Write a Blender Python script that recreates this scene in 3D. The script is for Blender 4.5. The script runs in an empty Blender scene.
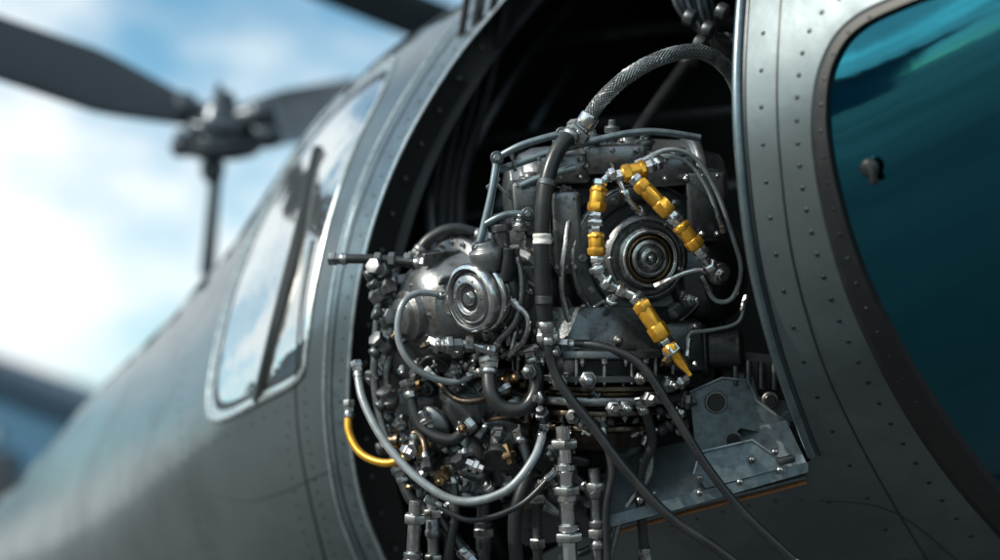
import bpy, math, random
from mathutils import Vector, Matrix
random.seed(7)
scene=bpy.context.scene
PITCH=math.radians(10)
CAM=Vector((0,0,1.7))
R=Vector((1,0,0)); F=Vector((0,math.cos(PITCH),math.sin(PITCH))); U=Vector((0,-math.sin(PITCH),math.cos(PITCH)))
K=0.00072
SC=0.0022
def P(x,y,d): return CAM+R*((x-500)*K*d)+U*(-(y-280)*K*d)+F*d
def E(x,y,z=0): return P(x,y,3.05-z*SC)
def V(r,u,t): return (R*r+U*u-F*t).normalized()

# ---------------------------------------------------------------- materials
def mat(name,base,metal=0.0,rough=0.4,var=0.25,nscale=30,bump=0.0,bscale=200,coat=0.0,rvar=0.15,dirt=None,dirt_scale=6,dirt_amt=0.5,spec=0.5,bdist=0.002):
    m=bpy.data.materials.new(name); m.use_nodes=True
    nt=m.node_tree; n=nt.nodes; l=nt.links
    b=n['Principled BSDF']
    tc=n.new('ShaderNodeTexCoord')
    no=n.new('ShaderNodeTexNoise'); no.inputs['Scale'].default_value=nscale; no.inputs['Detail'].default_value=6; no.inputs['Roughness'].default_value=0.65
    l.new(tc.outputs['Object'],no.inputs['Vector'])
    mr=n.new('ShaderNodeMapRange'); mr.inputs[1].default_value=0.3; mr.inputs[2].default_value=0.7
    l.new(no.outputs['Fac'],mr.inputs[0])
    mx=n.new('ShaderNodeMix'); mx.data_type='RGBA'
    c=base
    mx.inputs[6].default_value=(c[0]*(1-var),c[1]*(1-var),c[2]*(1-var),1)
    mx.inputs[7].default_value=(min(1,c[0]*(1+var)),min(1,c[1]*(1+var)),min(1,c[2]*(1+var)),1)
    l.new(mr.outputs[0],mx.inputs[0])
    out=mx.outputs[2]
    rr=n.new('ShaderNodeMapRange'); rr.inputs[3].default_value=max(0.03,rough-rvar); rr.inputs[4].default_value=min(1,rough+rvar)
    n3=n.new('ShaderNodeTexNoise'); n3.inputs['Scale'].default_value=nscale*0.5; n3.inputs['Detail'].default_value=8
    l.new(tc.outputs['Object'],n3.inputs['Vector'])
    l.new(n3.outputs['Fac'],rr.inputs[0]); rout=rr.outputs[0]
    if dirt:
        n2=n.new('ShaderNodeTexNoise'); n2.inputs['Scale'].default_value=dirt_scale; n2.inputs['Detail'].default_value=9; n2.inputs['Roughness'].default_value=0.7
        l.new(tc.outputs['Object'],n2.inputs['Vector'])
        r2=n.new('ShaderNodeMapRange'); r2.inputs[1].default_value=0.46; r2.inputs[2].default_value=0.64; r2.inputs[4].default_value=dirt_amt
        l.new(n2.outputs['Fac'],r2.inputs[0])
        m2=n.new('ShaderNodeMix'); m2.data_type='RGBA'
        l.new(r2.outputs[0],m2.inputs[0]); l.new(out,m2.inputs[6]); m2.inputs[7].default_value=(*dirt,1)
        out=m2.outputs[2]
        ad=n.new('ShaderNodeMath'); ad.operation='MULTIPLY_ADD'; ad.inputs[1].default_value=0.2; l.new(r2.outputs[0],ad.inputs[0]); l.new(rout,ad.inputs[2]); rout=ad.outputs[0]
    l.new(out,b.inputs['Base Color'])
    b.inputs['Metallic'].default_value=metal
    l.new(rout,b.inputs['Roughness'])
    b.inputs['Coat Weight'].default_value=coat
    b.inputs['Coat Roughness'].default_value=0.12
    b.inputs['Specular IOR Level'].default_value=spec
    if bump>0:
        n4=n.new('ShaderNodeTexNoise'); n4.inputs['Scale'].default_value=bscale; n4.inputs['Detail'].default_value=4
        l.new(tc.outputs['Object'],n4.inputs['Vector'])
        bp=n.new('ShaderNodeBump'); bp.inputs['Strength'].default_value=bump; bp.inputs['Distance'].default_value=bdist
        l.new(n4.outputs['Fac'],bp.inputs['Height']); l.new(bp.outputs['Normal'],b.inputs['Normal'])
    return m
M={}
M['skin']=mat('fuselage_paint',(0.125,0.155,0.17),0.7,0.34,0.10,3,0.5,5,coat=0.35,rvar=0.06,dirt=(0.06,0.076,0.084),dirt_scale=3.5,dirt_amt=0.5,bdist=0.005)
M['jamb']=mat('jamb_paint',(0.17,0.22,0.245),0.8,0.3,0.15,8,0.06,80,rvar=0.08,dirt=(0.06,0.072,0.08),dirt_scale=30,dirt_amt=0.5)
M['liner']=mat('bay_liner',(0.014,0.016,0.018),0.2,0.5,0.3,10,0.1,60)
M['rivet']=mat('rivet_dark',(0.03,0.036,0.04),0.7,0.4)
M['cast']=mat('cast_dark',(0.11,0.12,0.13),0.9,0.36,0.35,18,0.35,260,dirt=(0.02,0.019,0.018),dirt_scale=18,dirt_amt=0.8)
M['cast2']=mat('cast_grey',(0.23,0.24,0.25),0.9,0.34,0.3,22,0.3,300,dirt=(0.04,0.034,0.028),dirt_scale=22,dirt_amt=0.8)
M['steel']=mat('steel',(0.40,0.41,0.42),1.0,0.25,0.3,40,0.08,300,dirt=(0.07,0.058,0.047),dirt_scale=30,dirt_amt=0.8)
M['chrome']=mat('chrome',(0.72,0.73,0.74),1.0,0.12,0.1,30,rvar=0.07,dirt=(0.2,0.18,0.16),dirt_scale=30,dirt_amt=0.65)
M['rubber']=mat('black_rubber',(0.011,0.013,0.016),0.0,0.33,0.2,40,0.05,300,rvar=0.1,dirt=(0.028,0.028,0.028),dirt_scale=12,dirt_amt=0.5)
M['amber']=mat('amber_anodised',(0.74,0.38,0.045),0.7,0.26,0.18,50,0.08,300,rvar=0.08,dirt=(0.26,0.12,0.02),dirt_scale=35,dirt_amt=0.6)
M['bronze']=mat('bronze',(0.12,0.095,0.072),1.0,0.36,0.3,30,0.2,250,dirt=(0.03,0.025,0.022),dirt_scale=24,dirt_amt=0.85)
M['copper']=mat('aged_brass',(0.26,0.18,0.10),1.0,0.33,0.3,30,0.15,250,dirt=(0.06,0.045,0.03),dirt_scale=24,dirt_amt=0.8)
M['greyhose']=mat('grey_hose',(0.25,0.28,0.30),0.3,0.32,0.15,60,0.05,300,dirt=(0.09,0.09,0.09),dirt_scale=14,dirt_amt=0.6)
M['frame']=mat('frame_paint',(0.10,0.125,0.14),0.6,0.33,0.2,20,0.08,200,dirt=(0.045,0.052,0.058),dirt_scale=45,dirt_amt=0.6)
M['tube']=mat('tube_paint',(0.19,0.24,0.265),0.6,0.3,0.2,20,0.05,200,dirt=(0.08,0.09,0.10),dirt_scale=45,dirt_amt=0.6)
M['white']=mat('white_collar',(0.65,0.65,0.62),0.0,0.5)
M['gasket']=mat('window_gasket',(0.010,0.012,0.014),0.0,0.4)
M['blade']=mat('rotor_blade_paint',(0.03,0.042,0.052),0.1,0.4)
M['hub']=mat('rotor_hub_metal',(0.08,0.095,0.11),0.7,0.35)
M['trim']=mat('window_trim',(0.42,0.48,0.50),0.7,0.28)
M['teal']=mat('tinted_glass',(0.022,0.135,0.19),1.0,0.07,0.1,2,0.2,3,rvar=0.03,bdist=0.008)
M['sglass']=mat('side_glass',(0.66,0.69,0.69),0.95,0.07,0.1,2,0.5,4,rvar=0.03,bdist=0.02)
M['orange']=mat('sealant_strip',(0.36,0.16,0.06),0.3,0.45)

# ---------------------------------------------------------------- mesh accumulators
parents={}
def parent(name):
    if name not in parents:
        e=bpy.data.objects.new(name,None); scene.collection.objects.link(e); parents[name]=e; e.empty_display_size=0.1
    return parents[name]
ACC={}
def A(par,name,m):
    k=(par,name,m)
    if k not in ACC: ACC[k]=([],[])
    return ACC[k]
def flush():
    for (par,name,m),(vs,fs) in ACC.items():
        me=bpy.data.meshes.new(name); me.from_pydata([tuple(v) for v in vs],[],fs); me.update()
        me.materials.append(M[m])
        for p in me.polygons: p.use_smooth=True
        me.set_sharp_from_angle(angle=math.radians(38))
        o=bpy.data.objects.new(name,me); scene.collection.objects.link(o); o.parent=parent(par)
def add(acc,vs,fs):
    b=len(acc[0]); acc[0].extend(vs); acc[1].extend([tuple(i+b for i in f) for f in fs])
def basis(a):
    a=a.normalized(); t=U if abs(a.dot(U))<0.9 else R
    u=a.cross(t).normalized(); v=a.cross(u).normalized(); return u,v
def chamfer(prof,c):
    out=[prof[0]]
    for i in range(1,len(prof)-1):
        p0,p1,p2=[Vector(q) for q in prof[i-1:i+2]]
        a=p0-p1;b=p2-p1
        la,lb=a.length,b.length
        if la<1e-6 or lb<1e-6: out.append(prof[i]); continue
        if a.normalized().dot(b.normalized())>-0.8:
            cc=min(c,la*0.35,lb*0.35)
            out.append(tuple(p1+a.normalized()*cc)); out.append(tuple(p1+b.normalized()*cc))
        else: out.append(prof[i])
    out.append(prof[-1]); return out
def lathe(acc,c,axis,prof,n=36,s=SC,ch=0.8,rot=0.0,us=1.0,cap=True):
    axis=axis.normalized(); u,v=basis(axis)
    if cap:
        if prof[0][0]>0.01: prof=[(0,prof[0][1])]+list(prof)
        if prof[-1][0]>0.01: prof=list(prof)+[(0,prof[-1][1])]
    if ch: prof=chamfer(prof,ch)
    vs=[];fs=[];rings=[]
    for r,h in prof:
        if r<=0.01: rings.append([len(vs)]); vs.append(c+axis*(h*s))
        else:
            rings.append(list(range(len(vs),len(vs)+n)))
            for i in range(n):
                a=2*math.pi*i/n+rot
                vs.append(c+axis*(h*s)+u*(math.cos(a)*r*s*us)+v*(math.sin(a)*r*s))
    for a,b in zip(rings,rings[1:]):
        if len(a)==1 and len(b)==1: continue
        for i in range(n):
            j=(i+1)%n
            if len(a)==1: fs.append((a[0],b[j],b[i]))
            elif len(b)==1: fs.append((a[i],a[j],b[0]))
            else: fs.append((a[i],a[j],b[j],b[i]))
    add(acc,vs,fs)
def cr(pts,n,closed=False):
    pts=[Vector(p) for p in pts]; m=len(pts); out=[]
    segs=m if closed else m-1
    for k in range(n):
        t=(k/n if closed else k/(n-1))*segs
        i=min(int(t),segs-1); f=t-i
        g=lambda j:(pts[j%m] if closed else pts[max(0,min(m-1,j))])
        p0,p1,p2,p3=g(i-1),g(i),g(i+1),g(i+2)
        out.append(0.5*((2*p1)+(p2-p0)*f+(2*p0-5*p1+4*p2-p3)*f*f+(3*p1-p0-3*p2+p3)*f**3))
    return out
def arc(pts,n):
    d=cr(pts,len(pts)*16); L=[0]
    for a,b in zip(d,d[1:]): L.append(L[-1]+(b-a).length)
    out=[];j=0
    for k in range(n):
        t=L[-1]*k/(n-1)
        while j<len(L)-2 and L[j+1]<t: j+=1
        f=(t-L[j])/max(1e-9,L[j+1]-L[j]); out.append(d[j].lerp(d[j+1],min(1,max(0,f))))
    return out
def frames(pts):
    T=[]
    for i in range(len(pts)):
        T.append((pts[min(i+1,len(pts)-1)]-pts[max(i-1,0)]).normalized())
    u,_=basis(T[0]); fr=[]
    for t in T:
        u=(u-t*u.dot(t)).normalized(); fr.append((u,t.cross(u)))
    return T,fr
def sweep(acc,pts,r,n=12,cap=True,steps=None,spline=True,closed=False):
    if spline:
        if closed: pts=cr(pts,steps or len(pts)*8,True)
        else: pts=arc(pts,steps or max(12,len(pts)*8))
    T,fr=frames(pts); vs=[];fs=[];m=len(pts)
    for i,p in enumerate(pts):
        rr=r(i/(m-1)) if callable(r) else r
        u,v=fr[i]
        for k in range(n):
            a=2*math.pi*k/n; vs.append(p+u*(math.cos(a)*rr)+v*(math.sin(a)*rr))
    for i in range(m-1 if not closed else m):
        i2=(i+1)%m
        for k in range(n):
            k2=(k+1)%n; fs.append((i*n+k,i*n+k2,i2*n+k2,i2*n+k))
    if cap and not closed: fs.append(tuple(range(n))[::-1]); fs.append(tuple((m-1)*n+k for k in range(n)))
    add(acc,vs,fs)
def box(acc,c,ax,hs,bev=0.0015):
    x,y,z=[a.normalized() for a in ax]; b=min(bev,min(hs)*0.4)
    vs=[];fs=[]
    def ring(hx,hy,hz,bb):
        st=len(vs)
        for sx,sy in ((1,-1),(1,1),(-1,1),(-1,-1)):
            a=(hx*sx,(hy-bb)*sy);bq=((hx-bb)*sx,hy*sy)
            pr=[a,bq] if sx*sy>0 else [bq,a]
            for q in pr: vs.append(c+x*q[0]+y*q[1]+z*hz)
        return list(range(st,st+8))
    rs=[ring(hs[0]-b,hs[1]-b,-hs[2],b),ring(hs[0],hs[1],-hs[2]+b,b),ring(hs[0],hs[1],hs[2]-b,b),ring(hs[0]-b,hs[1]-b,hs[2],b)]
    for a,d in zip(rs,rs[1:]):
        for i in range(8):
            j=(i+1)%8; fs.append((a[i],a[j],d[j],d[i]))
    fs.append(tuple(rs[0][::-1])); fs.append(tuple(rs[-1]))
    add(acc,vs,fs)
def plate(acc,pts,th):
    n=len(pts); vs=list(pts)+[p+th for p in pts]
    fs=[tuple(range(n)),tuple(range(2*n-1,n-1,-1))]
    for i in range(n):
        j=(i+1)%n; fs.append((i,i+n,j+n,j))
    add(acc,vs,fs)

# ---------------------------------------------------------------- fuselage surface
SIL=[(620,-130),(540,-62),(470,-2),(400,42),(340,95),(300,142),(268,190),(225,255),(180,308),(130,358),(90,398),(55,440),(0,500),(-80,575),(-160,640)]
SILD=[Vector(p) for p in cr(SIL,140)]
def Dp(x,y):
    a=.370+.0002*(x-735)
    if x<350: a-=5e-7*(350-x)**2
    yb=350-(x-350)*.52; v=y-yb
    a-=4e-7*v*v
    a=max(a,.13)
    d=1/a
    if x<640:
        q=Vector((x,y)); m=1e9
        for s in SILD:
            dd=(s-q).length_squared
            if dd<m: m=dd
        m=math.sqrt(m)
        w=125
        if m<w: d+=0.85*(d/4)*(1-math.sqrt(max(0,1-(1-m/w)**2)))
    return d
def S(x,y,off=0.0): return P(x,y,Dp(x,y)+off)
def nrm(x,y):
    a=S(x+3,y)-S(x-3,y); b=S(x,y-3)-S(x,y+3)
    n=a.cross(b).normalized()
    if n.dot(F)>0: n=-n
    return n
def loft2(acc,ca,cb,m,off=0.0,offb=None):
    n=len(ca); vs=[];fs=[]
    for j in range(m+1):
        f=j/m
        for i in range(n):
            q=Vector(ca[i]).lerp(Vector(cb[i]),f)
            o=off if offb is None else off+(offb-off)*f
            vs.append(S(q.x,q.y,o))
    for j in range(m):
        for i in range(n-1): fs.append((j*n+i,j*n+i+1,(j+1)*n+i+1,(j+1)*n+i))
    add(acc,vs,fs)
def loft3(acc,rows):
    n=len(rows[0]); vs=[p for r in rows for p in r]; fs=[]
    for j in range(len(rows)-1):
        for i in range(n-1): fs.append((j*n+i,j*n+i+1,(j+1)*n+i+1,(j+1)*n+i))
    add(acc,vs,fs)
H='helicopter'
L0=[(700,-190),(560,-62),(505,0),(455,62),(412,132),(382,200),(362,270),(352,340),(350,420),(362,500),(388,566),(425,650),(470,740),(520,860)]
L1=[(690,-215),(530,-72),(476,-3),(426,62),(383,133),(353,203),(335,272),(326,342),(325,420),(337,503),(362,572),(398,655),(440,745),(490,870)]
E0=[(760,-190),(743,-60),(737,0),(733,80),(736,160),(748,260),(770,350),(798,430),(812,462),(806,476),(760,488),(700,503),(620,526),(560,545),(510,580),(495,640),(520,760),(560,860)]
W0=[(1240,-190),(1040,-60),(902,-8),(846,22),(820,62),(811,110),(813,160),(825,225),(845,292),(873,356),(908,420),(948,478),(992,530),(1048,590),(1140,665),(1220,735),(1290,805),(1380,880)]
n=160
l0=arc(L0,n);l1=arc(L1,n);w0=cr(W0,n)
e0=cr(E0,n)
loft2(A(H,'cabin_skin','skin'),e0,w0,26)
loft2(A(H,'door_jamb','jamb'),l0,l1,5,-0.012)
loft2(A(H,'door_jamb','jamb'),l1,l1,1,-0.012,0.0)
loft2(A(H,'door_jamb','jamb'),l0,l0,2,-0.012,0.07)
loft2(A(H,'opening_lip','jamb'),e0,e0,2,0.0,0.05)
sweep(A(H,'jamb_bead','trim'),[S(p.x,p.y,-0.014) for p in l1[4:150]],0.0045,8,spline=False)
sweep(A(H,'jamb_bead','trim'),[S(p.x-1,p.y,-0.014) for p in l0[4:150]],0.005,8,spline=False)
sweep(A(H,'jamb_seam','gasket'),[S(p.x*.3+q.x*.7,p.y*.3+q.y*.7,-0.012) for p,q in zip(l0[4:150],l1[4:150])],0.0025,6,spline=False)
e_sh=cr([(743,-60),(737,0),(733,80),(736,160),(748,260),(770,350),(796,425),(808,455)],90)
sweep(A(H,'edge_bead','jamb'),[S(p.x+4,p.y,-0.004) for p in e_sh],0.010,10,spline=False)
sweep(A(H,'edge_bead','gasket'),[S(p.x+12,p.y,0.0) for p in e_sh],0.003,6,spline=False)
sweep(A(H,'edge_bead','jamb'),[S(x,y,-0.002) for x,y in [tuple(p) for p in cr([(806,476),(760,488),(700,503),(620,526),(560,545)],40)]],0.006,8,spline=False)
WIN=[(392,58),(345,93),(299,148),(260,218),(231,290),(214,360),(209,408),(220,420),(260,401),(299,378),(307,345),(314,290),(330,220),(354,150),(386,84)]
OUT=[(474,-1),(402,43),(338,98),(268,191),(224,257),(181,309),(165,400),(172,480),(250,500),(331,470),(325,410),(327,335),(345,225),(376,145),(425,64)]
w=cr(WIN,170,True); o=cr(OUT,170,True); w.append(w[0]); o.append(o[0])
loft2(A(H,'window_panel','skin'),w,o,14)
cen=Vector((0,0))
for p in w: cen+=p
cen/=len(w)
win_in=[cen+(p-cen)*0.94 for p in w]
loft2(A(H,'window_trim','trim'),w,win_in,1,-0.006,0.006)
wi2=[cen+(p-cen)*0.89 for p in w]
loft2(A(H,'window_gasket','gasket'),win_in,wi2,1,0.006,0.012)
loft2(A(H,'side_window','sglass'),wi2,[cen+(p-cen)*0.02 for p in w],8,0.012)
sweep(A(H,'window_trim','trim'),[S(p.x,p.y,-0.002) for p in w[:-1]],0.008,6,spline=False,closed=True)
mull=[(318,150),(300,230),(280,310),(258,402)]
sweep(A(H,'window_gasket','gasket'),[S(x,y,0.0) for x,y in mull],0.018,6)
Ac=arc([(181,309),(165,400),(172,480),(250,500),(331,470),(337,503),(362,572),(398,655),(440,745),(490,870)],n)
Bc=arc([(180,308),(130,358),(90,398),(55,440),(0,500),(-80,575),(-160,640),(-200,800),(0,950),(250,980),(500,1000)],n)
loft2(A(H,'tail_skin','skin'),Ac,Bc,26)
loft2(A(H,'belly_skin','skin'),arc([(470,740),(520,860),(500,1000)],20),arc([(520,760),(560,860),(700,1000)],20),6)
loft2(A(H,'belly_skin','skin'),arc([(560,860),(620,930),(700,1000)],20),arc([(1380,880),(1400,960),(1420,1040)],20),12)
rows=[]
for k in range(8):
    y=-190-k*70
    rows.append([P(560+i*45+k*14,y,Dp(min(1250,640+i*45),-190)+k*k*0.05) for i in range(17)])
loft3(A(H,'roof_skin','skin'),rows)
rim=[S(p.x,p.y) for p in SILD]
rows=[rim,[p+Vector((0.35,0.45,-0.02)) for p in rim],[p+Vector((0.7,1.0,-0.35)) for p in rim],[p+Vector((0.75,1.25,-1.0)) for p in rim],[Vector((p.x+0.6,p.y+1.2,min(0.7,p.z))) for p in rim],[Vector((p.x+0.1,p.y+0.5,min(0.55,p.z))) for p in rim]]
loft3(A(H,'far_side_skin','skin'),rows)
gi=[Vector(p) for p in w0]
def shift(c,d): 
    out=[]
    for i,p in enumerate(c):
        t=(c[min(i+1,len(c)-1)]-c[max(i-1,0)]).normalized(); nn=Vector((t.y,-t.x))
        out.append(p+nn*d)
    return out
tst=shift(gi,10)[60]
sg=1 if tst.x>gi[60].x else -1
def grow(base,w1,w2):
    o1=shift(gi,sg*1.0); out=[]
    for i,(p,q) in enumerate(zip(gi,o1)):
        f=min(1,max(0,(p.y-60)/360)) if i>20 else 0
        out.append(p+(q-p)*(w1+(w2-w1)*f))
    return out
g1=grow(gi,4,5); g2=grow(gi,12,30); g3=grow(gi,16,36)
loft2(A(H,'windscreen_gasket','gasket'),gi,g1,1,0.0,-0.006)
loft2(A(H,'windscreen_gasket','gasket'),g1,g2,3,-0.006)
loft2(A(H,'windscreen_gasket','gasket'),g2,g3,1,-0.006,0.008)
far=[Vector((max(p.x+60,1420),min(p.y,900)*0.6-60)) for p in g3]
loft2(A(H,'windscreen_glass','teal'),g3,far,24,0.008)
lathe(A(H,'window_latch','gasket'),S(870,168,-0.004),nrm(870,168),[(9,-2),(11,2),(8,5),(5,6)],24,K*2.4,0.8,us=1.0)
box(A(H,'window_latch','gasket'),S(872,172,-0.010),(V(1,.2,0),V(-.2,1,0),F),(0.007,0.024,0.006),0.005)
def rivets(c,sp,r=2.2,m='rivet',name='rivets',off=0.0,hh=0.8):
    pts=[Vector(p) for p in cr(c,len(c)*40)]; acc=A(H,name,m); d=0
    for a,b in zip(pts,pts[1:]):
        d+=(b-a).length
        if d>=sp:
            d=0; s=Dp(b.x,b.y)*K
            lathe(acc,S(b.x,b.y,off),nrm(b.x,b.y),[(r,0),(r*0.85,hh*0.6),(r*0.4,hh)],8,s,0)
RP=[(768,-40),(764,20),(761,90),(765,170),(777,260),(800,350),(832,430),(880,520),(930,600)]
rivets(RP,36,2.5)
RP2=[(880,-22),(830,5),(806,40),(797,100),(800,170),(812,235),(833,305),(862,370),(897,434),(938,495),(985,553)]
rivets(RP2,22,2.8)
gs=grow(gi,9,16)
rivets([(p.x,p.y) for p in gs[20:130:5]],26,2.2,'rivet','gasket_screws',-0.006)
rivets([(a.x*.65+b.x*.35,a.y*.65+b.y*.35) for a,b in zip(l0[10:150:6],l1[10:150:6])],20,1.6,'rivet','rivets',-0.012)
rivets([(322,250),(309,320),(305,400),(315,480),(335,560)],12,1.5)
rivets([(300,400),(250,425),(200,450),(150,480),(80,530)],13,1.3)
rivets([(620,541),(700,518),(780,500),(850,505)],26,1.8)
rivets([(190,330),(180,400),(185,470),(210,560)],13,1.3)
rivets([(290,410),(288,450),(300,520),(320,580)],13,1.4)
def seam(c,wd=0.0022,m='gasket'):
    sweep(A(H,'panel_seams',m),[S(x,y,0.0006) for x,y in [tuple(p) for p in cr(c,70)]],wd,6,spline=False)
seam([(788,-60),(781,0),(777,90),(781,170),(793,260),(818,350),(853,430),(903,520),(953,600)],0.0028)
seam([(312,240),(300,310),(296,400),(306,480),(330,580)],0.003)
seam([(820,500),(900,515),(1000,600)],0.002)
seam([(331,470),(250,500),(172,480)],0.002)
sweep(A(H,'sill_sealant','orange'),[S(x,y,-0.003) for x,y in [(600,537),(650,523),(700,509),(760,494),(806,482)]],0.0042,6)
# ---- bay liner
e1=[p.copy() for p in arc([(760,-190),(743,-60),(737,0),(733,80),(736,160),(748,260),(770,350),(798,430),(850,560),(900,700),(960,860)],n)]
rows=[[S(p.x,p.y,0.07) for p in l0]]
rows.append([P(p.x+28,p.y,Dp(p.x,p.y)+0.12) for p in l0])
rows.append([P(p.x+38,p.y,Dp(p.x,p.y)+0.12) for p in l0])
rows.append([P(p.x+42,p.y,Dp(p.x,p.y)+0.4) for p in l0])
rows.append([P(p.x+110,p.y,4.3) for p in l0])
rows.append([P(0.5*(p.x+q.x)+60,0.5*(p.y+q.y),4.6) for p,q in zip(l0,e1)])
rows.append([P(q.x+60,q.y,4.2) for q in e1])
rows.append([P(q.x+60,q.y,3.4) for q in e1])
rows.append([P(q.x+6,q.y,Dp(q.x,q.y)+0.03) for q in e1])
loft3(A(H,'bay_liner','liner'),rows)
for i in range(14,150,5):
    p=l0[i]; lathe(A(H,'liner_fasteners','cast2'),P(p.x+15,p.y,Dp(p.x,p.y)+0.085),V(0.3,0,1),[(3.0,0),(3.0,2),(1.8,2.4),(1.8,4)],8)
for dx,dd in ((70,0.45),(120,0.75)):
    sweep(A(H,'bay_frames','cast'),[P(p.x+dx,p.y,Dp(p.x,p.y)+dd) for p in l0[5:150:6]],0.018,6)
for yy in (60,150,225):
    sweep(A(H,'bay_frames','cast'),[P(430+ (200-yy)*0.3,yy,4.0),P(600,yy-25,4.25),P(760,yy-40,4.0)],0.02,6)
for k in range(4):
    sweep(A(H,'bay_frames','rubber'),[P(470+k*14,-20,3.7),P(452+k*12,90,3.75),P(436+k*9,180,3.65),P(432+k*10,250,3.5)],0.010+0.004*(k%2),8)
# ---- sill shelf and bracket plates
plate(A(H,'sill_shelf','frame'),[E(604,524,30),E(640,512,30),E(700,497,32),E(808,466,34),E(786,420,20),E(735,432,-10),E(690,440,-20),E(640,452,-20),E(606,470,-10)],-F*-0.006)
plate(A(H,'sill_shelf','frame'),[E(606,528,34),E(700,503,36),E(808,472,38),E(808,462,36),E(700,491,34),E(606,516,32)],F*0.004)
plate(A(H,'bracket_plate','frame'),[E(690,392,-5),E(722,378,-5),E(748,380,-5),E(756,400,-5),E(790,425,10),E(782,436,10),E(740,428,0),E(722,450,0),E(696,456,0)],F*0.008)
plate(A(H,'bracket_plate','frame'),[E(735,372,-20),E(775,380,-20),E(796,420,-10),E(770,428,-12),E(742,410,-18)],F*0.006)
plate(A(H,'bracket_plate','frame'),[E(700,452,28),E(752,440,28),E(784,462,36),E(776,470,38),E(706,488,34),E(694,474,30)],F*0.006)
sweep(A(H,'bracket_plate','tube'),[E(690,392,-3),E(722,378,-3),E(748,380,-3),E(756,400,-3),E(790,425,12)],0.003,6,spline=False)
sweep(A(H,'bracket_plate','tube'),[E(694,474,32),E(700,452,30),E(752,440,30),E(784,462,38)],0.003,6,spline=False)
for (x,y) in [(660,505),(700,493),(740,482),(780,470),(640,500),(700,478),(752,460),(775,452)]:
    lathe(A(H,'shelf_bolts','steel'),E(x,y,40),V(0,.3,1),[(3.4,-2),(3.4,2),(2,2.5),(1.9,7)],6)
for (x,y,r) in [(716,402,9),(733,440,7),(770,400,6)]:
    lathe(A(H,'bracket_holes','gasket'),E(x,y,-4+r*0.3),V(0,0,1),[(r,0),(r,3)],20)
    lathe(A(H,'bracket_holes','cast2'),E(x,y,-3),V(0,0,1),[(r+2.5,-1),(r+2.5,2.5),(r,2.6)],20)
box(A(H,'latch_block','rubber'),E(786,460,44),(V(1,.25,0),V(-.25,1,0),F),(0.018,0.007,0.012))
box(A(H,'equipment_box','liner'),E(762,375,-40),(V(1,-.1,.2),V(0,1,0),F),(0.10,0.05,0.05),0.004)
for k in range(5): box(A(H,'equipment_box','cast'),E(735+k*13,372+k*1.5,-8),(R,U,F),(0.006,0.03,0.012),0.002)

# ---------------------------------------------------------------- engine
G='aircraft_engine'
def a(name,m): return A(G,name,m)
def bolts(c,axis,rad,num,r=3.6,h=4,m='steel',a0=0.0,s=SC):
    u,v=basis(axis)
    for i in range(num):
        t=2*math.pi*i/num+a0
        p=c+u*(math.cos(t)*rad*s)+v*(math.sin(t)*rad*s)
        lathe(a('bolts',m),p,axis,[(r*1.35,-0.5),(r*1.35,h*0.25),(r,h*0.25),(r,h)],6,s,0.4,rot=i*0.7)
        lathe(a('bolts','cast2'),p+axis.normalized()*h*s,axis,[(r*0.55,-0.1),(r*0.5,h*0.5)],8,s,0)
def nut(c,axis,r,h,m='steel',n=6): lathe(a('nuts',m),c,axis,[(r,-h/2),(r,h/2)],n,SC,1.0,rot=random.random())
def pipe(pts,r,m='steel',name='pipes',ends=True,par=G,n=12,em='steel'):
    pp=[E(*p) for p in pts]
    sweep(A(par,name,m),pp,r*SC,n)
    if ends:
        for q,q2 in ((pp[0],pp[1]),(pp[-1],pp[-2])):
            ax=(q2-q).normalized()
            lathe(A(par,'end_fittings',em),q-ax*2*SC,ax,[(r*1.15,-3),(r*1.5,-3),(r*1.5,4),(r*1.3,4.5),(r*1.25,9),(r*1.1,11)],6,SC,0.6)
            lathe(A(par,'end_ferrules','steel'),q+ax*10*SC,ax,[(r*1.15,-3),(r*1.3,0),(r*1.15,4)],18,SC,0.3)
AX=V(0.25,-0.04,1)
C0=E(642,258,8)
lathe(a('main_casing','cast'),C0,AX,[(70,-150),(88,-120),(98,-80),(98,-62),(108,-60),(108,-50),(99,-48),(97,-30),(101,-28),(101,-20),(90,-16),(78,-6),(76,4),(70,8),(58,8),(54,2),(42,2),(40,10)],64)
lathe(a('inner_plate','cast2'),C0,AX,[(44,4),(44,12),(38,16),(36,12),(33,12)],48)
lathe(a('hub_boss','steel'),C0+AX*10*SC,AX,[(32,0),(32,9),(28,14),(25,14),(24,7),(20,7),(19,13),(15,16),(12,12)],48)
lathe(a('hub_ring','copper'),C0+AX*12*SC,AX,[(24,3),(24,8),(20.5,10),(20.5,5)],48,SC,.3,cap=False)
lathe(a('hub_ring','chrome'),C0+AX*12*SC,AX,[(29,8),(29.4,11),(27,13),(26.5,11)],48,SC,.3,cap=False)
lathe(a('hub_ring','steel'),C0+AX*4*SC,AX,[(76,-1),(76.6,2),(73,5),(72,3.5)],64,SC,.3,cap=False)
lathe(a('hub_core','steel'),C0+AX*20*SC,AX,[(11,0),(11,6),(8,8),(6,8),(5,4),(4,4),(3.5,9),(0,10)],32)
bolts(C0+AX*-50*SC,AX,103,22,3.2,4)
bolts(C0+AX*8*SC,AX,64,12,3.4,4)
bolts(C0+AX*14*SC,AX,38,9,2.0,3,'cast2')
u,v=basis(AX)
for i in range(16):
    t=2*math.pi*i/16+0.1; d=u*math.cos(t)+v*math.sin(t)
    box(a('casing_ribs','cast'),C0+d*92*SC+AX*-36*SC,(d,AX.cross(d),AX),(14*SC,1.6*SC,15*SC))
AT=V(1,0.05,-0.12)
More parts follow.
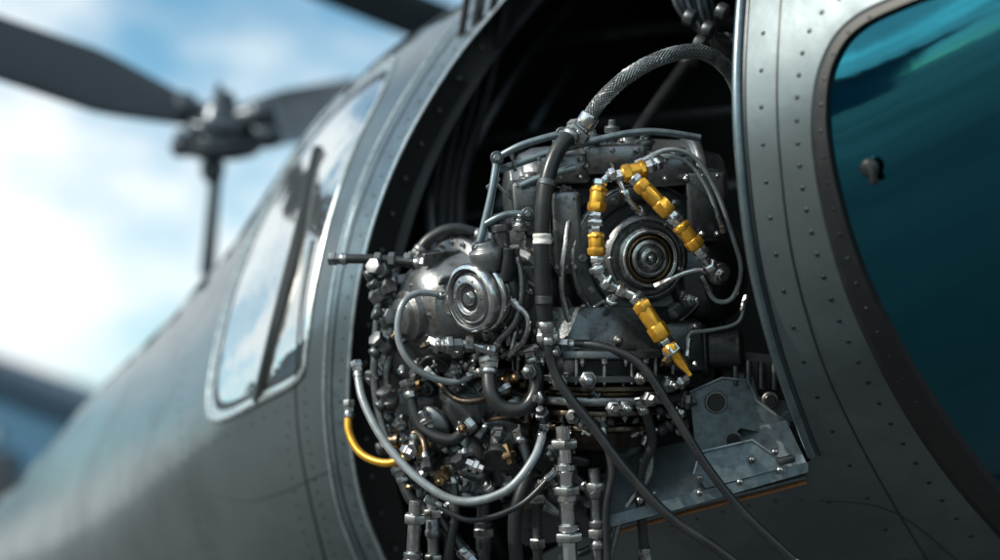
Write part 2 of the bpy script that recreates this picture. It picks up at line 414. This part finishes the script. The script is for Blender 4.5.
lathe(a('top_casing','cast2'),E(505,196,-45),AT,[(20,0),(34,3),(34,14),(42,16),(48,30),(50,60),(56,62),(56,72),(52,74),(54,120),(60,122),(60,132),(54,134),(50,190),(56,192),(56,200),(40,204),(34,226),(20,230)],48)
for k in range(9):
    lathe(a('top_casing_fins','cast'),E(505,196,-45)+AT*(80+k*5)*SC,AT,[(56,0),(57,1.6)],40,SC,0.3)
bolts(E(505,196,-45)+AT*60*SC,-AT,53,18,2.6,4)
bolts(E(505,196,-45)+AT*122*SC,-AT,57,18,2.6,4)
for (x,y,z,wx,wy,wz,m) in [(560,168,5,26,14,26,'cast2'),(612,158,2,30,13,30,'cast2'),(665,170,0,26,14,28,'cast2'),(528,205,22,16,24,20,'cast2'),(702,205,0,20,34,25,'cast'),(566,232,22,14,40,14,'cast2'),(520,300,10,20,36,20,'cast'),(590,330,10,42,22,22,'cast'),(660,345,0,40,24,22,'cast')]:
    box(a('gearbox_lids',m),E(x,y,z),(V(1,.06,-.1),V(-.06,1,.15),V(.1,-.15,1)),(wx*SC,wy*SC,wz*SC),0.006)
    for sx in (-1,0,1):
        for sy in (-1,1):
            c=E(x+sx*(wx-5),y+sy*(wy-5),z+wz)
            nut(c,V(0,-.1,1),3.2,6); lathe(a('studs','steel'),c,V(0,-.1,1),[(1.6,0),(1.6,6)],8,SC,0.3)
for (x,y,r,h) in [(590,138,10,18),(645,140,8,14),(612,132,6,22),(530,178,9,16),(680,150,9,12),(560,140,6,14)]:
    lathe(a('filler_caps','cast2'),E(x,y+10,10),V(0,1,.2),[(r,0),(r,h*.4),(r*1.3,h*.4),(r*1.3,h*.7),(r*.7,h*.72),(r*.6,h)],20)
lathe(a('side_drum','cast'),E(700,270,-45),V(.8,0,.6),[(50,-30),(60,-20),(60,0),(66,2),(66,10),(56,12),(50,30),(30,36),(18,38)],40)
bolts(E(700,270,-45)+V(.8,0,.6)*10*SC,V(.8,0,.6),61,16,2.6,4)
CB=E(598,345,-25)
lathe(a('lower_casing','cast'),CB,-U,[(74,-40),(80,-10),(84,0),(92,2),(92,9),(80,11),(76,24),(88,26),(88,32),(70,34)],56)
lathe(a('flange_stack','bronze'),CB,-U,[(70,34),(82,36),(82,41),(74,42),(74,46),(84,48),(84,53),(74,54),(72,58),(79,60),(79,65),(66,67),(60,74),(68,76),(68,81),(50,84),(46,100),(30,104)],56)
lathe(a('flange_stack','cast2'),CB,-U,[(84,46.5),(85.5,48),(85.5,53),(84,54.5)],56,cap=False)
bolts(CB-U*9*SC,-U,87,26,2.8,5); bolts(CB-U*41*SC,U,79,26,2.2,7,'bronze'); bolts(CB-U*65*SC,-U,74,22,2.4,4)
for i in range(20):
    t=2*math.pi*i/20; d=R*math.cos(t)-F*math.sin(t)
    if d.dot(-F)>-0.2: lathe(a('stack_studs','steel'),CB+d*86*SC-U*4*SC,-U,[(1.8,0),(1.8,30)],8)
for i in range(9):
    t=-.2+i*.42; d=R*math.cos(t)-F*math.sin(t)
    c=CB+d*80*SC-U*(48+(i%3)*8)*SC
    lathe(a('stack_unions','cast2' if i%2 else 'steel'),c,d,[(6,0),(6,8),(8,8),(8,14),(5,15),(4,20)],6)
AC=V(-.72,-.14,.68); CC=E(472,298,44)
lathe(a('pump_body','cast2'),CC,AC,[(30,-110),(34,-80),(40,-78),(40,-66),(34,-62),(33,-44),(38,-42),(38,-34),(34,-32)],40)
lathe(a('pump_collar','rubber'),CC,AC,[(36,-34),(38,-26),(36,-20)],40)
lathe(a('pump_collar','chrome'),CC,AC,[(34,-20),(35,-18),(35,-10),(34,-8)],48)
lathe(a('pump_cap','steel'),CC,AC,[(33,-9),(34,0),(32,4),(29,5),(28,1),(24,1),(23,5),(15,7),(13,3),(7,3),(6,7)],48)
lathe(a('pump_cap_ring','chrome'),CC,AC,[(33.5,0),(32.5,4.6),(29,5.6),(28.4,3)],48,cap=False,ch=.3)
lathe(a('pump_cap_ring','rubber'),CC,AC,[(28,1.4),(24,1.4)],48,cap=False,ch=0)
lathe(a('pump_cap_ring','rubber'),CC,AC,[(13,3.3),(7,3.3)],48,cap=False,ch=0)
bolts(CC+AC*-42*SC,AC,38,10,2.6,4); bolts(CC+AC*4*SC,AC,19,6,1.6,2,'cast')
lathe(a('sensor','cast2'),E(500,232,40),V(-.1,1,.1),[(9,-20),(9,0),(12,1),(12,8),(7,9),(6,18)],20)
lathe(a('sensor','cast2'),E(487,256,48),V(-.2,1,.2),[(15,-14),(17,-4),(17,6),(11,9),(10,14)],24)
lathe(a('sensor','rubber'),E(508,262,56),V(.1,1,.2),[(7,-18),(8,-4),(6,6),(6,14)],20)
AB=V(-.8,-.12,.55); CL=E(428,312,-40)
lathe(a('bell_housing','cast2'),CL,AB,[(72,-120),(70,-70),(66,-50),(72,-48),(72,-40),(62,-37),(58,-15),(48,6),(34,16),(26,18),(26,26),(20,28),(18,34)],56)
bolts(CL+AB*-40*SC,AB,68,20,2.8,4); bolts(CL+AB*16*SC,AB,30,8,2,3)
lathe(a('bell_rear','cast'),CL,AB,[(80,-150),(84,-124),(84,-112),(70,-108)],48)
for i in range(10):
    u2,v2=basis(AB); t=2*math.pi*i/10; d=u2*math.cos(t)+v2*math.sin(t)
    box(a('bell_ribs','cast2'),CL+d*57*SC+AB*-12*SC,(d,AB.cross(d),AB),(7*SC,1.5*SC,22*SC))
for (x,y,z,wx,wy,wz) in [(450,430,-85,60,50,30),(530,420,-60,50,60,25),(410,380,-110,30,60,30),(560,500,-100,50,40,20)]:
    box(a('accessory_gearbox','cast'),E(x,y,z),(V(1,.1,-.2),V(-.1,1,.1),V(.2,-.1,1)),(wx*SC,wy*SC,wz*SC),0.012)
lathe(a('oil_pump','cast'),E(470,408,-30),V(-.4,-.2,.9),[(30,-50),(34,-20),(34,0),(38,2),(38,8),(26,12),(20,22),(12,24)],36)
bolts(E(470,408,-30)+V(-.4,-.2,.9)*8*SC,V(-.4,-.2,.9),32,9,2.6,4)
lathe(a('oil_pump','cast'),E(505,440,-10),V(-.2,-.7,.7),[(22,-40),(24,-10),(28,-8),(28,0),(18,3),(14,16),(17,18),(17,26)],30)
lathe(a('oil_pump','copper'),E(505,440,-10),V(-.2,-.7,.7),[(28.4,-6),(28.6,-2)],30,cap=False)
lathe(a('oil_pump','cast2'),E(432,425,-30),V(-.5,-.3,.8),[(18,-30),(20,0),(24,2),(24,8),(12,12),(10,20)],30)
lathe(a('oil_pump','cast2'),E(470,460,-40),V(-.1,-1,.3),[(24,-30),(26,0),(30,2),(30,9),(18,13),(14,34),(18,36),(18,46)],30)
lathe(a('starter','cast'),E(620,450,-60),V(0,-1,.1),[(34,-40),(36,20),(40,22),(40,30),(24,34),(20,60)],40)
lathe(a('starter','cast'),E(700,350,-20),V(.95,.05,.2),[(22,-30),(24,0),(28,1),(28,8),(20,10),(20,40),(12,44)],32)
fr=[[(497,158,40),(492,190,45),(484,225,48),(478,248,48)],[(497,158,40),(520,146,45),(545,138,45),(562,134,40)],[(560,134,40),(548,170,40),(540,205,44)],[(520,186,48),(545,176,48),(575,168,44)],[(484,225,48),(505,215,52),(528,214,50)],[(500,170,30),(560,150,30),(640,132,20),(700,138,10)]]
for f in fr: pipe(f,3.6,'tube','frame_tubes',False)
plate(a('frame_bracket','tube'),[E(497,156,38),E(502,158,38),E(486,248,46),E(476,248,46)],F*0.004)
for q in [(497,158,40),(562,134,40),(478,248,48),(528,214,50)]:
    lathe(a('frame_joints','frame'),E(*q),V(0,0,1),[(6.5,-5),(6.5,5)],18); nut(E(q[0],q[1],q[2]+6),V(0,0,1),4,5)
pipe([(334,259,-50),(365,259,-45),(400,261,-40),(428,264,-30)],5,'rubber','bay_pipes')
for x in (378,392,408): nut(E(x,260,-42),V(1,-.03,.1),8,7,'cast2'); 
for (x,y) in [(380,270),(382,292),(388,318),(384,345),(380,372),(390,400),(398,425),(392,445),(404,455),(416,470)]:
    ax=V(random.uniform(-1,1),random.uniform(-.6,.6),random.uniform(.2,1)); c=E(x,y,-50+random.uniform(-10,20))
    lathe(a('manifold_blocks','cast2'),c,ax,[(8,-14),(8,-6),(11,-5),(11,3),(7,4),(7,10),(9,10),(9,15),(4,16)],6 if random.random()<.5 else 18)
    lathe(a('manifold_blocks','cast'),c,V(ax.y,ax.x,.3),[(5,-16),(5,10),(7,10),(7,16),(4,17)],16)
pipe([(380,275,-50),(378,310,-45),(375,350,-45),(375,390,-45),(384,430,-40),(402,470,-30)],4,'cast2')
pipe([(392,270,-60),(394,330,-55),(386,380,-50),(396,440,-50)],5,'cast2')
pipe([(452,297,-5),(418,293,8),(401,308,16),(399,342,20),(418,370,20),(452,382,12),(480,372,8)],3.4,'greyhose','hoses')
pipe([(415,258,-60),(430,239,-60),(455,229,-60),(488,238,-60)],6.5,'rubber','hoses')
pipe([(533,350,32),(537,385,38),(526,407,42),(504,408,42),(491,392,40),(489,362,28)],7.5,'rubber','hoses')
pipe([(515,250,50),(522,285,52),(516,320,48),(500,340,40),(494,352,30)],3.5,'cast2','pipes')
pipe([(512,300,52),(528,318,56),(524,340,52),(512,352,40)],3,'steel','pipes')
pipe([(572,200,20),(566,240,44),(562,290,46),(572,330,40)],3,'steel','pipes')
pipe([(440,345,30),(466,344,38),(490,350,36)],4,'steel','pipes')
nut(E(447,345,34),V(1,0,0),7,9); nut(E(470,344,40),V(1,0,0),8,8,'cast2')
pipe([(430,372,-10),(455,398,10),(480,400,18),(505,388,10)],3.5,'bronze','pipes')
pipe([(408,385,-20),(420,425,-10),(450,440,0),(470,425,-5)],6,'rubber','hoses')
pipe([(520,430,0),(528,470,10),(515,520,15),(520,600,10)],7,'rubber','hoses')
pipe([(400,470,-30),(412,500,-20),(440,520,-10),(470,560,0)],6,'rubber','hoses')
pipe([(640,400,50),(652,440,40),(640,480,30),(645,560,10)],5,'rubber','hoses')
for (x,y,z,r,ax) in [(450,345,40,7,V(-1,0,.3)),(520,228,55,5,V(0,1,.3)),(588,380,62,7,V(0,0,1)),(625,408,60,6,V(.2,0,1)),(560,382,55,6,V(-.2,0,1)),(668,385,45,6,V(.6,0,1)),(640,378,56,5,V(.2,0,1)),(530,372,50,6,V(-.3,.2,1)),(555,352,58,5,V(0,0,1)),(618,340,58,4,V(0,0,1)),(545,258,60,4,V(0,0,1)),(690,300,40,5,V(.5,0,1))]:
    lathe(a('unions','cast2'),E(x,y,z),ax,[(r,-12),(r,-2),(r*1.35,-2),(r*1.35,4),(r*.9,5),(r*.9,9),(r*.5,10)],6)
    lathe(a('unions','steel'),E(x,y,z),ax,[(r*.6,8),(r*.6,13),(r*.4,14)],14)
pipe([(640,162,66),(668,150,66),(695,158,62),(716,190,55),(732,235,46),(741,270,38),(732,298,34),(715,300,34),(704,280,38)],2.4,'greyhose','thin_tubes',par='fuel_line')
pipe([(655,156,60),(684,160,60),(706,186,56),(722,228,48)],2.0,'greyhose','thin_tubes',par='fuel_line')
pipe([(745,300,15),(738,322,25),(712,330,32),(690,334,40),(688,352,48)],1.8,'greyhose','thin_tubes',par='fuel_line')
pipe([(660,285,40),(680,275,46),(698,270,50),(716,272,50)],2.6,'steel','pipes')
lathe(a('valve','steel'),E(716,272,52),V(.4,-.3,.9),[(8,-10),(8,0),(11,1),(11,8),(6,9),(5,14)],20)
# ---- amber fittings and chrome unions
Y='hydraulic_fitting_line'
def amber(p0,p1,r=8.2):
    q0,q1=E(*p0),E(*p1); ax=(q1-q0); L=ax.length/SC; ax.normalize()
    lathe(A(Y,'amber_bodies','amber'),q0,ax,[(r*.85,0),(r*.93,1.2),(r*.93,L-1.2),(r*.85,L)],28,SC,0.5)
    lathe(A(Y,'amber_hexes','amber'),q0,ax,[(r*.95,L*.62),(r*1.1,L*.64),(r*1.1,L-2),(r*.95,L-1)],6,SC,0.6,rot=random.random())
    lathe(A(Y,'amber_hexes','amber'),q0,ax,[(r*.95,1),(r*1.08,2),(r*1.08,L*.22),(r*.95,L*.24)],6,SC,0.6,rot=random.random())
    for f in (-3.5,L+3.5):
        lathe(A(Y,'chrome_nuts','chrome'),q0+ax*f*SC,ax,[(r*.68,-4),(r*.85,-3),(r*.85,3),(r*.68,4)],6,SC,0.7,rot=random.random())
amber((646,168,74),(622,175,76)); amber((599,187,80),(596,212,82)); amber((596,233,82),(597,256,82))
amber((638,182,78),(670,214,78)); amber((679,224,76),(698,248,72)); amber((639,302,74),(664,339,76),8.8)
def cpipe(pts,r=4.6,beads=()):
    pp=[E(*p) for p in pts]; sweep(A(Y,'chrome_tubes','chrome'),pp,r*SC,14)
    c=arc(pp,21)
    for b in beads:
        i=int(b*20); i=min(19,max(1,i)); ax=(c[i+1]-c[i-1]).normalized()
        lathe(A(Y,'chrome_nuts','chrome'),c[i],ax,[(r*1.2,-4),(r*1.65,-3),(r*1.65,3),(r*1.2,4)],6,SC,0.7,rot=random.random())
        lathe(A(Y,'chrome_nuts','steel'),c[i]+ax*5*SC,ax,[(r*1.3,-1.5),(r*1.3,1.5)],18,SC,0.4)
cpipe([(660,163,68),(646,168,74),(630,172,76),(610,176,78),(600,186,80)],4.2,(.05,.75))
cpipe([(596,210,82),(596,236,82)],4.6,(.5,))
cpipe([(597,254,82),(597,268,82),(606,282,80),(622,291,76),(636,298,74),(642,308,74)],5,(.2,.42,.62,.85))
cpipe([(618,178,76),(626,196,76),(636,208,70),(646,214,55)],3.2,(.3,.8))
cpipe([(640,184,78),(630,176,76),(622,172,76)],4.2,())
cpipe([(667,211,78),(680,225,76)],4.6,(.5,))
cpipe([(697,245,72),(704,258,68),(712,268,60),(722,276,50)],4.6,(.2,.55,.9))
cpipe([(620,291,76),(612,300,70),(606,312,50)],4,(.4,))
ax=(E(686,370,80)-E(662,338,76)).normalized()
lathe(A(Y,'brass_tip','amber'),E(664,340,76),ax,[(6,0),(6,6),(8,7),(8,14),(5.5,16),(4.6,28),(2.6,36),(2.2,42)],16)
lathe(A(Y,'chrome_nuts','chrome'),E(666,343,76),ax,[(7.6,4),(9,5),(9,12),(7.6,13)],6)
# ---- braided hose
B='braided_hose'
bp=arc([E(*p) for p in [(585,125,46),(600,102,50),(628,76,54),(664,57,48),(700,52,26),(728,70,-10),(744,104,-45)]],200)
sweep(A(B,'hose_core','cast'),bp,6.5*SC,14,spline=False)
T,frm=frames(bp)
for s in (1,-1):
    for k in range(15):
        pts=[]
        for i,p in enumerate(bp):
            ang=2*math.pi*k/15+s*i*0.13; uu,vv=frm[i]; rr=(6.8+0.25*math.sin(i*1.6+k))*SC
            pts.append(p+uu*math.cos(ang)*rr+vv*math.sin(ang)*rr)
        sweep(A(B,'braid','steel' if s==1 else 'greyhose'),pts,0.5*SC,4,spline=False)
ax=(bp[3]-bp[0]).normalized()
lathe(A(B,'end_ferrule','chrome'),bp[0],ax,[(7,-20),(9,-18),(9,-8),(7.4,-7),(7.4,-3),(9.6,-2),(9.6,10),(8,12)],24)
lathe(A(B,'end_nut','steel'),bp[0]-ax*12*SC,ax,[(9,-6),(11,-5),(11,5),(9,6)],6)
# ---- rubber hoses
Hn='rubber_hose'
pipe([(577,130,44),(558,150,58),(546,185,66),(542,235,68),(543,290,66),(547,335,60)],7.8,'rubber','hose',True,Hn,16)
pipe([(547,330,66),(551,360,66),(563,388,68),(592,425,72),(626,470,76),(668,515,78),(716,548,78),(765,585,78)],4.9,'rubber','hose_lower',True,Hn,14)
lathe(A(Hn,'collar','white'),E(542,239,68),U,[(8.8,-5),(8.8,-1.5),(8.4,-1.3),(8.4,1.3),(8.8,1.5),(8.8,5)],24)
lathe(A(Hn,'clamp','cast'),E(544,300,66),U,[(8.8,-4),(8.8,4)],24)
lathe(A(Hn,'clamp','cast2'),E(547,182,66),U+R*.2,[(8.8,-3),(8.8,3)],24)
H2='control_cable'
pipe([(562,344,44),(600,346,60),(640,364,70),(672,410,74),(705,464,76),(746,515,78),(805,570,78)],4.4,'rubber','sheath',True,H2,14)
H3='coolant_hose'
pipe([(357,366,-20),(363,400,0),(385,442,22),(420,480,40),(460,501,52),(505,491,58),(534,458,50),(545,425,30)],4.2,'greyhose','hose',True,H3,14)
H4='amber_hose'
pipe([(349,405,-55),(349,432,-45),(362,454,-30),(388,463,-14),(415,452,-10),(438,436,-20)],4.2,'amber','hose',True,H4,14)
def column(x0,y0,x1,y1,z,r,m='steel'):
    q0,q1=E(x0,y0,z),E(x1,y1,z); ax=q1-q0; L=ax.length/SC
    pr=[];h=0
    while h<L:
        st=random.choice([0,0,1,2]); seg=random.uniform(8,22)
        if st==0: pr+=[(r*.8,h),(r*.8,h+seg)]
        elif st==1: pr+=[(r*1.15,h),(r*1.15,h+6),(r*.9,h+6.5),(r*.9,h+9)]; seg=10
        else: pr+=[(r,h),(r,h+seg)]
        h+=seg+.5
    lathe(a('standpipes',m),q0,ax,pr,20,SC,.7)
    for k in range(int(L/45)): lathe(a('standpipe_nuts','steel'),q0+ax.normalized()*(18+k*45)*SC,ax,[(r*1.2,-5),(r*1.4,-4),(r*1.4,4),(r*1.2,5)],6)
column(563,425,574,640,40,10,'chrome'); column(594,468,602,640,38,7,'cast2'); column(416,500,408,640,20,8,'steel'); column(432,495,436,640,0,7,'cast2')
column(482,470,486,640,-30,8,'cast'); column(536,480,540,640,-10,6,'cast')
pipe([(452,470,-10),(455,510,0),(448,560,5),(446,640,0)],5,'rubber','hoses')
pipe([(600,420,40),(612,470,44),(606,520,44),(612,640,40)],4,'rubber','hoses')
pipe([(430,500,30),(470,520,38),(520,505,40),(556,470,40)],3,'rubber','hoses')
pipe([(640,420,10),(650,470,15),(620,520,20),(600,600,20)],4,'cast2','pipes')
for k in range(34):
    x=random.uniform(410,600); y=random.uniform(385,510); z=random.uniform(-80,0)
    pts=[(x,y,z)]
    for j in range(3): x=max(395,x+random.uniform(-30,30)); y+=random.uniform(-30,30); z+=random.uniform(-18,18); pts.append((x,y,z))
    pipe(pts,random.choice([2.2,3,4,5]),random.choice(['rubber','rubber','rubber','cast','cast2','bronze']),'clutter_pipes',em='cast')
for k in range(22):
    x=random.uniform(500,660); y=random.uniform(165,400); z=random.uniform(20,42)
    if (x-642)**2+(y-258)**2<82**2: continue
    pts=[(x,y,z)]
    for j in range(3): x+=random.uniform(-20,20); y+=random.uniform(-24,24); z+=random.uniform(-4,5); pts.append((x,y,z))
    pipe(pts,random.choice([1.4,1.8,2.4,3]),random.choice(['rubber','steel','cast2','cast']),'clutter_pipes',em='cast2')
for k in range(150):
    x=random.uniform(395,690); y=random.uniform(330,490) if x<560 else random.uniform(330,440); z=random.uniform(-60,20) if x<540 else random.uniform(10,50)
    r=random.uniform(2.0,7.0); axx=V(random.uniform(-1,1),random.uniform(-1,1),random.uniform(0.1,1))
    lathe(a('clutter_fittings',random.choice(['steel','cast','cast2','cast2','bronze','cast','steel','cast','chrome','copper'])),E(x,y,z),axx,[(r,-r*2),(r,-r*.4),(r*1.4,-r*.4),(r*1.4,r*.5),(r*.8,r*.6),(r*.8,r*1.5),(r*.4,r*1.6)],random.choice([6,6,18]))
pipe([(600,200,-90),(640,130,-200),(690,60,-350)],8,'cast','mount_struts'); pipe([(650,420,-60),(720,440,-160),(790,470,-260)],8,'cast','mount_struts')
pipe([(450,330,-120),(430,200,-260),(450,110,-420)],8,'cast','mount_struts')
for k in range(7):
    pipe([(668+k*5,-40,-60-k*8),(676+k*6,5,-50-k*8),(700+k*3,30+k*3,-60),(735+k*4,38+k*6,-90)],random.choice([3,4,5]),random.choice(['rubber','cast','cast']),'upper_lines',par='upper_wiring_harness')
for (x,y) in [(690,18),(708,30),(722,12),(700,44)]:
    lathe(A('upper_wiring_harness','clamps','cast'),E(x,y,-40),V(1,-.5,.4),[(7,-6),(9,-5),(9,5),(7,6)],12)

# ---------------------------------------------------------------- rotor
RT='helicopter_rotor'
def rotor_blade(p0,p1,w0_,w1_,d0,d1,th=0.05,name='blade'):
    q0,q1=P(*p0,d0),P(*p1,d1); s=(q1-q0).normalized(); ch=s.cross(F).normalized(); tn=s.cross(ch).normalized()
    ch=(ch*0.85+tn*0.5).normalized(); tn=s.cross(ch).normalized()
    rows=[];N=14
    for j in range(N+1):
        f=j/N; c=q0.lerp(q1,f); wd=(w0_+(w1_-w0_)*min(1,f*3))*K*(d0+(d1-d0)*f)*0.5
        r=[]
        for i in range(17):
            t=2*math.pi*i/16; x=math.cos(t); y=math.sin(t)*th*(0.6+0.4*x)*0.5
            r.append(c+ch*(x*wd)+tn*y)
        rows.append(r)
    acc=A(RT,name,'blade'); loft3(acc,rows); add(acc,rows[0][:-1],[tuple(range(16))]); add(acc,rows[-1][:-1],[tuple(range(16))])
dR=6.4
rotor_blade((196,114),(-120,8),30,74,dR,dR-.9)
rotor_blade((240,118),(356,98),26,40,dR,dR+1.4)
rotor_blade((250,138),(335,126),26,26,dR+.2,dR+2.2)
rotor_blade((216,170),(205,275),16,15,dR,dR+.1)
rotor_blade((200,-70),(560,74),38,48,7.5,8.0)
s=K*dR
hc=P(220,127,dR); ha=(U*0.92-F*0.35+R*0.05).normalized()
lathe(A(RT,'hub','hub'),hc,ha,[(10,-32),(16,-28),(40,-24),(46,-14),(46,-8),(30,-6),(27,2),(34,4),(34,10),(18,13),(13,24),(7,26),(3,44)],32,s,1)
for (x0,y0,x1,y1,r) in [(215,120,170,103,12),(225,120,278,112,12),(222,134,284,136,10),(206,134,172,152,8),(214,140,212,182,9),(236,118,226,92,5)]:
    q0,q1=P(x0,y0,dR),P(x1,y1,dR-.02)
    L=(q1-q0).length/s
    lathe(A(RT,'blade_grips','hub'),q0,q1-q0,[(r*.8,0),(r,3),(r,L*.5),(r*1.35,L*.55),(r*1.35,L*.8),(r*.8,L)],20,s,1)
sweep(A(RT,'mast','hub'),[hc,P(214,200,dR+.35),P(208,300,dR+.5),P(206,430,dR+.5)],0.03,14)
sweep(A(RT,'mast','blade'),[P(207,300,dR+.45),P(206,340,dR+.5),P(205,520,dR+.4)],lambda t:0.05+0.25*t,14)

# ---------------------------------------------------------------- landing gear
def wheel(px,py,d):
    top=P(px,py,d); g=Vector((top.x,top.y,0.28))
    sweep(A(H,'gear_legs','hub'),[top+Vector((0,0,.5)),top,g],0.05,12)
    axw=Vector((0.65,0.76,0)); M2=A(H,'wheels','gasket')
    lathe(M2,g,axw,[(0.16,-.11),(.26,-.10),(.28,-.06),(.28,.06),(.26,.10),(.16,.11)],32,1.0,0.01)
    lathe(A(H,'wheel_rims','hub'),g,axw,[(0.15,-.115),(.15,.115)],24,1.0,0.01)
wheel(760,900,3.7); wheel(120,860,5.6)
flush()
# ---------------------------------------------------------------- ground
M['ground']=mat('apron_asphalt',(0.07,0.073,0.076),0,0.8,0.25,0.6,0.3,30,dirt=(0.04,0.04,0.042),dirt_scale=0.25,dirt_amt=.6)
me=bpy.data.meshes.new('ground'); me.from_pydata([(-900,-900,0),(900,-900,0),(900,900,0),(-900,900,0)],[],[(0,1,2,3)]); me.materials.append(M['ground'])
scene.collection.objects.link(bpy.data.objects.new('ground',me))
M['navy']=mat('hangar_roof',(0.02,0.045,0.075),0.3,0.5); M['hwall']=mat('hangar_wall',(0.04,0.13,0.22),0.0,0.6); M['hdark']=mat('hangar_door',(0.02,0.03,0.04),0.1,0.5); M['hwhite']=mat('hangar_trim',(0.25,0.32,0.35),0,.5)
ACC.clear()
X=Vector
def hangar(name,cx,cy,hw,dep,ze,zr,ang):
    ca,sa=math.cos(ang),math.sin(ang)
    def T(x,y,z): return X((cx+x*ca-y*sa,cy+x*sa+y*ca,z))
    dx=X((ca,sa,0)); dy=X((-sa,ca,0)); dz=X((0,0,1))
    plate(A(name,'walls','hwall'),[T(-hw+.4,0,0),T(hw-.4,0,0),T(hw-.4,0,ze),T(0,0,zr-.2),T(-hw+.4,0,ze)],dy*dep)
    for sg2 in (1,-1):
        plate(A(name,'roof','navy'),[T(0,-.8,zr),T(sg2*(hw+.3),-.8,ze-.1),T(sg2*(hw+.3),-.8,ze+.9),T(0,-.8,zr+1)],dy*(dep+1.6))
    nd=int(hw*1.5/3.4)
    for k in range(nd):
        x=-hw*.8+k*(hw*1.6/nd)
        box(A(name,'doors','hdark'),T(x+1.6,-.12,2.4),(dx,dy,dz),(1.6,.08,2.4),.02)
        box(A(name,'windows','hwhite'),T(x+1.2,-.1,5.55),(dx,dy,dz),(1.1,.06,.3),.02)
hangar('hangar',-28,60,10.2,32,6.0,10.0,0)
flush(); ACC.clear()
hangar('added_reflection_hangar',-46,4,26,26,7.5,11.0,math.radians(90))  # added out-of-view building, placed to darken reflections in the lower windscreen and skin
flush()

# ---------------------------------------------------------------- world, sun, camera
wd=bpy.data.worlds.new('World'); scene.world=wd; wd.use_nodes=True
nt=wd.node_tree; nn=nt.nodes; ll=nt.links
bg=nn['Background']; bg.inputs['Strength'].default_value=0.12
sky=nn.new('ShaderNodeTexSky'); sky.sky_type='NISHITA'; sky.sun_disc=False
sd=Vector((-.76,-.38,.58)).normalized()
sky.sun_elevation=math.asin(sd.z); sky.sun_rotation=math.atan2(sd.x,sd.y)%(2*math.pi)
sky.air_density=1.0; sky.dust_density=1.5; sky.ozone_density=1.5
tc=nn.new('ShaderNodeTexCoord'); no=nn.new('ShaderNodeTexNoise'); no.inputs['Scale'].default_value=3.4; no.inputs['Detail'].default_value=8; no.inputs['Roughness'].default_value=.55
mp=nn.new('ShaderNodeMapping'); mp.inputs['Scale'].default_value=(1,1,1.7); mp.inputs['Location'].default_value=(0.35,0.1,0.12)
ll.new(tc.outputs['Generated'],mp.inputs['Vector']); ll.new(mp.outputs['Vector'],no.inputs['Vector'])
mr=nn.new('ShaderNodeMapRange'); mr.interpolation_type='SMOOTHSTEP'; mr.inputs[1].default_value=.40; mr.inputs[2].default_value=.60
ll.new(no.outputs['Fac'],mr.inputs[0])
tint=nn.new('ShaderNodeMix'); tint.data_type='RGBA'; tint.blend_type='MULTIPLY'; tint.inputs[0].default_value=1; tint.inputs[7].default_value=(1.15,1.7,1.6,1)
ll.new(sky.outputs[0],tint.inputs[6])
mx=nn.new('ShaderNodeMix'); mx.data_type='RGBA'; mx.inputs[7].default_value=(8.8,9.3,9.4,1)
ll.new(mr.outputs[0],mx.inputs[0]); ll.new(tint.outputs[2],mx.inputs[6]); ll.new(mx.outputs[2],bg.inputs['Color'])
sl=bpy.data.lights.new('sun','SUN'); sl.energy=5.0; sl.angle=math.radians(.6); sl.color=(1,.92,.80)
so=bpy.data.objects.new('sun',sl); scene.collection.objects.link(so); so.rotation_euler=(-sd).to_track_quat('-Z','Y').to_euler()
cd=bpy.data.cameras.new('camera'); cd.lens=50; cd.sensor_width=36; cd.clip_end=3000; cd.clip_start=.05
co=bpy.data.objects.new('camera',cd); scene.collection.objects.link(co); co.location=CAM; co.rotation_euler=(math.pi/2+PITCH,0,0)
cd.dof.use_dof=True; cd.dof.focus_distance=2.93; cd.dof.aperture_fstop=0.85
scene.camera=co
scene.view_settings.view_transform='Standard'; scene.view_settings.look='None'; scene.view_settings.exposure=0
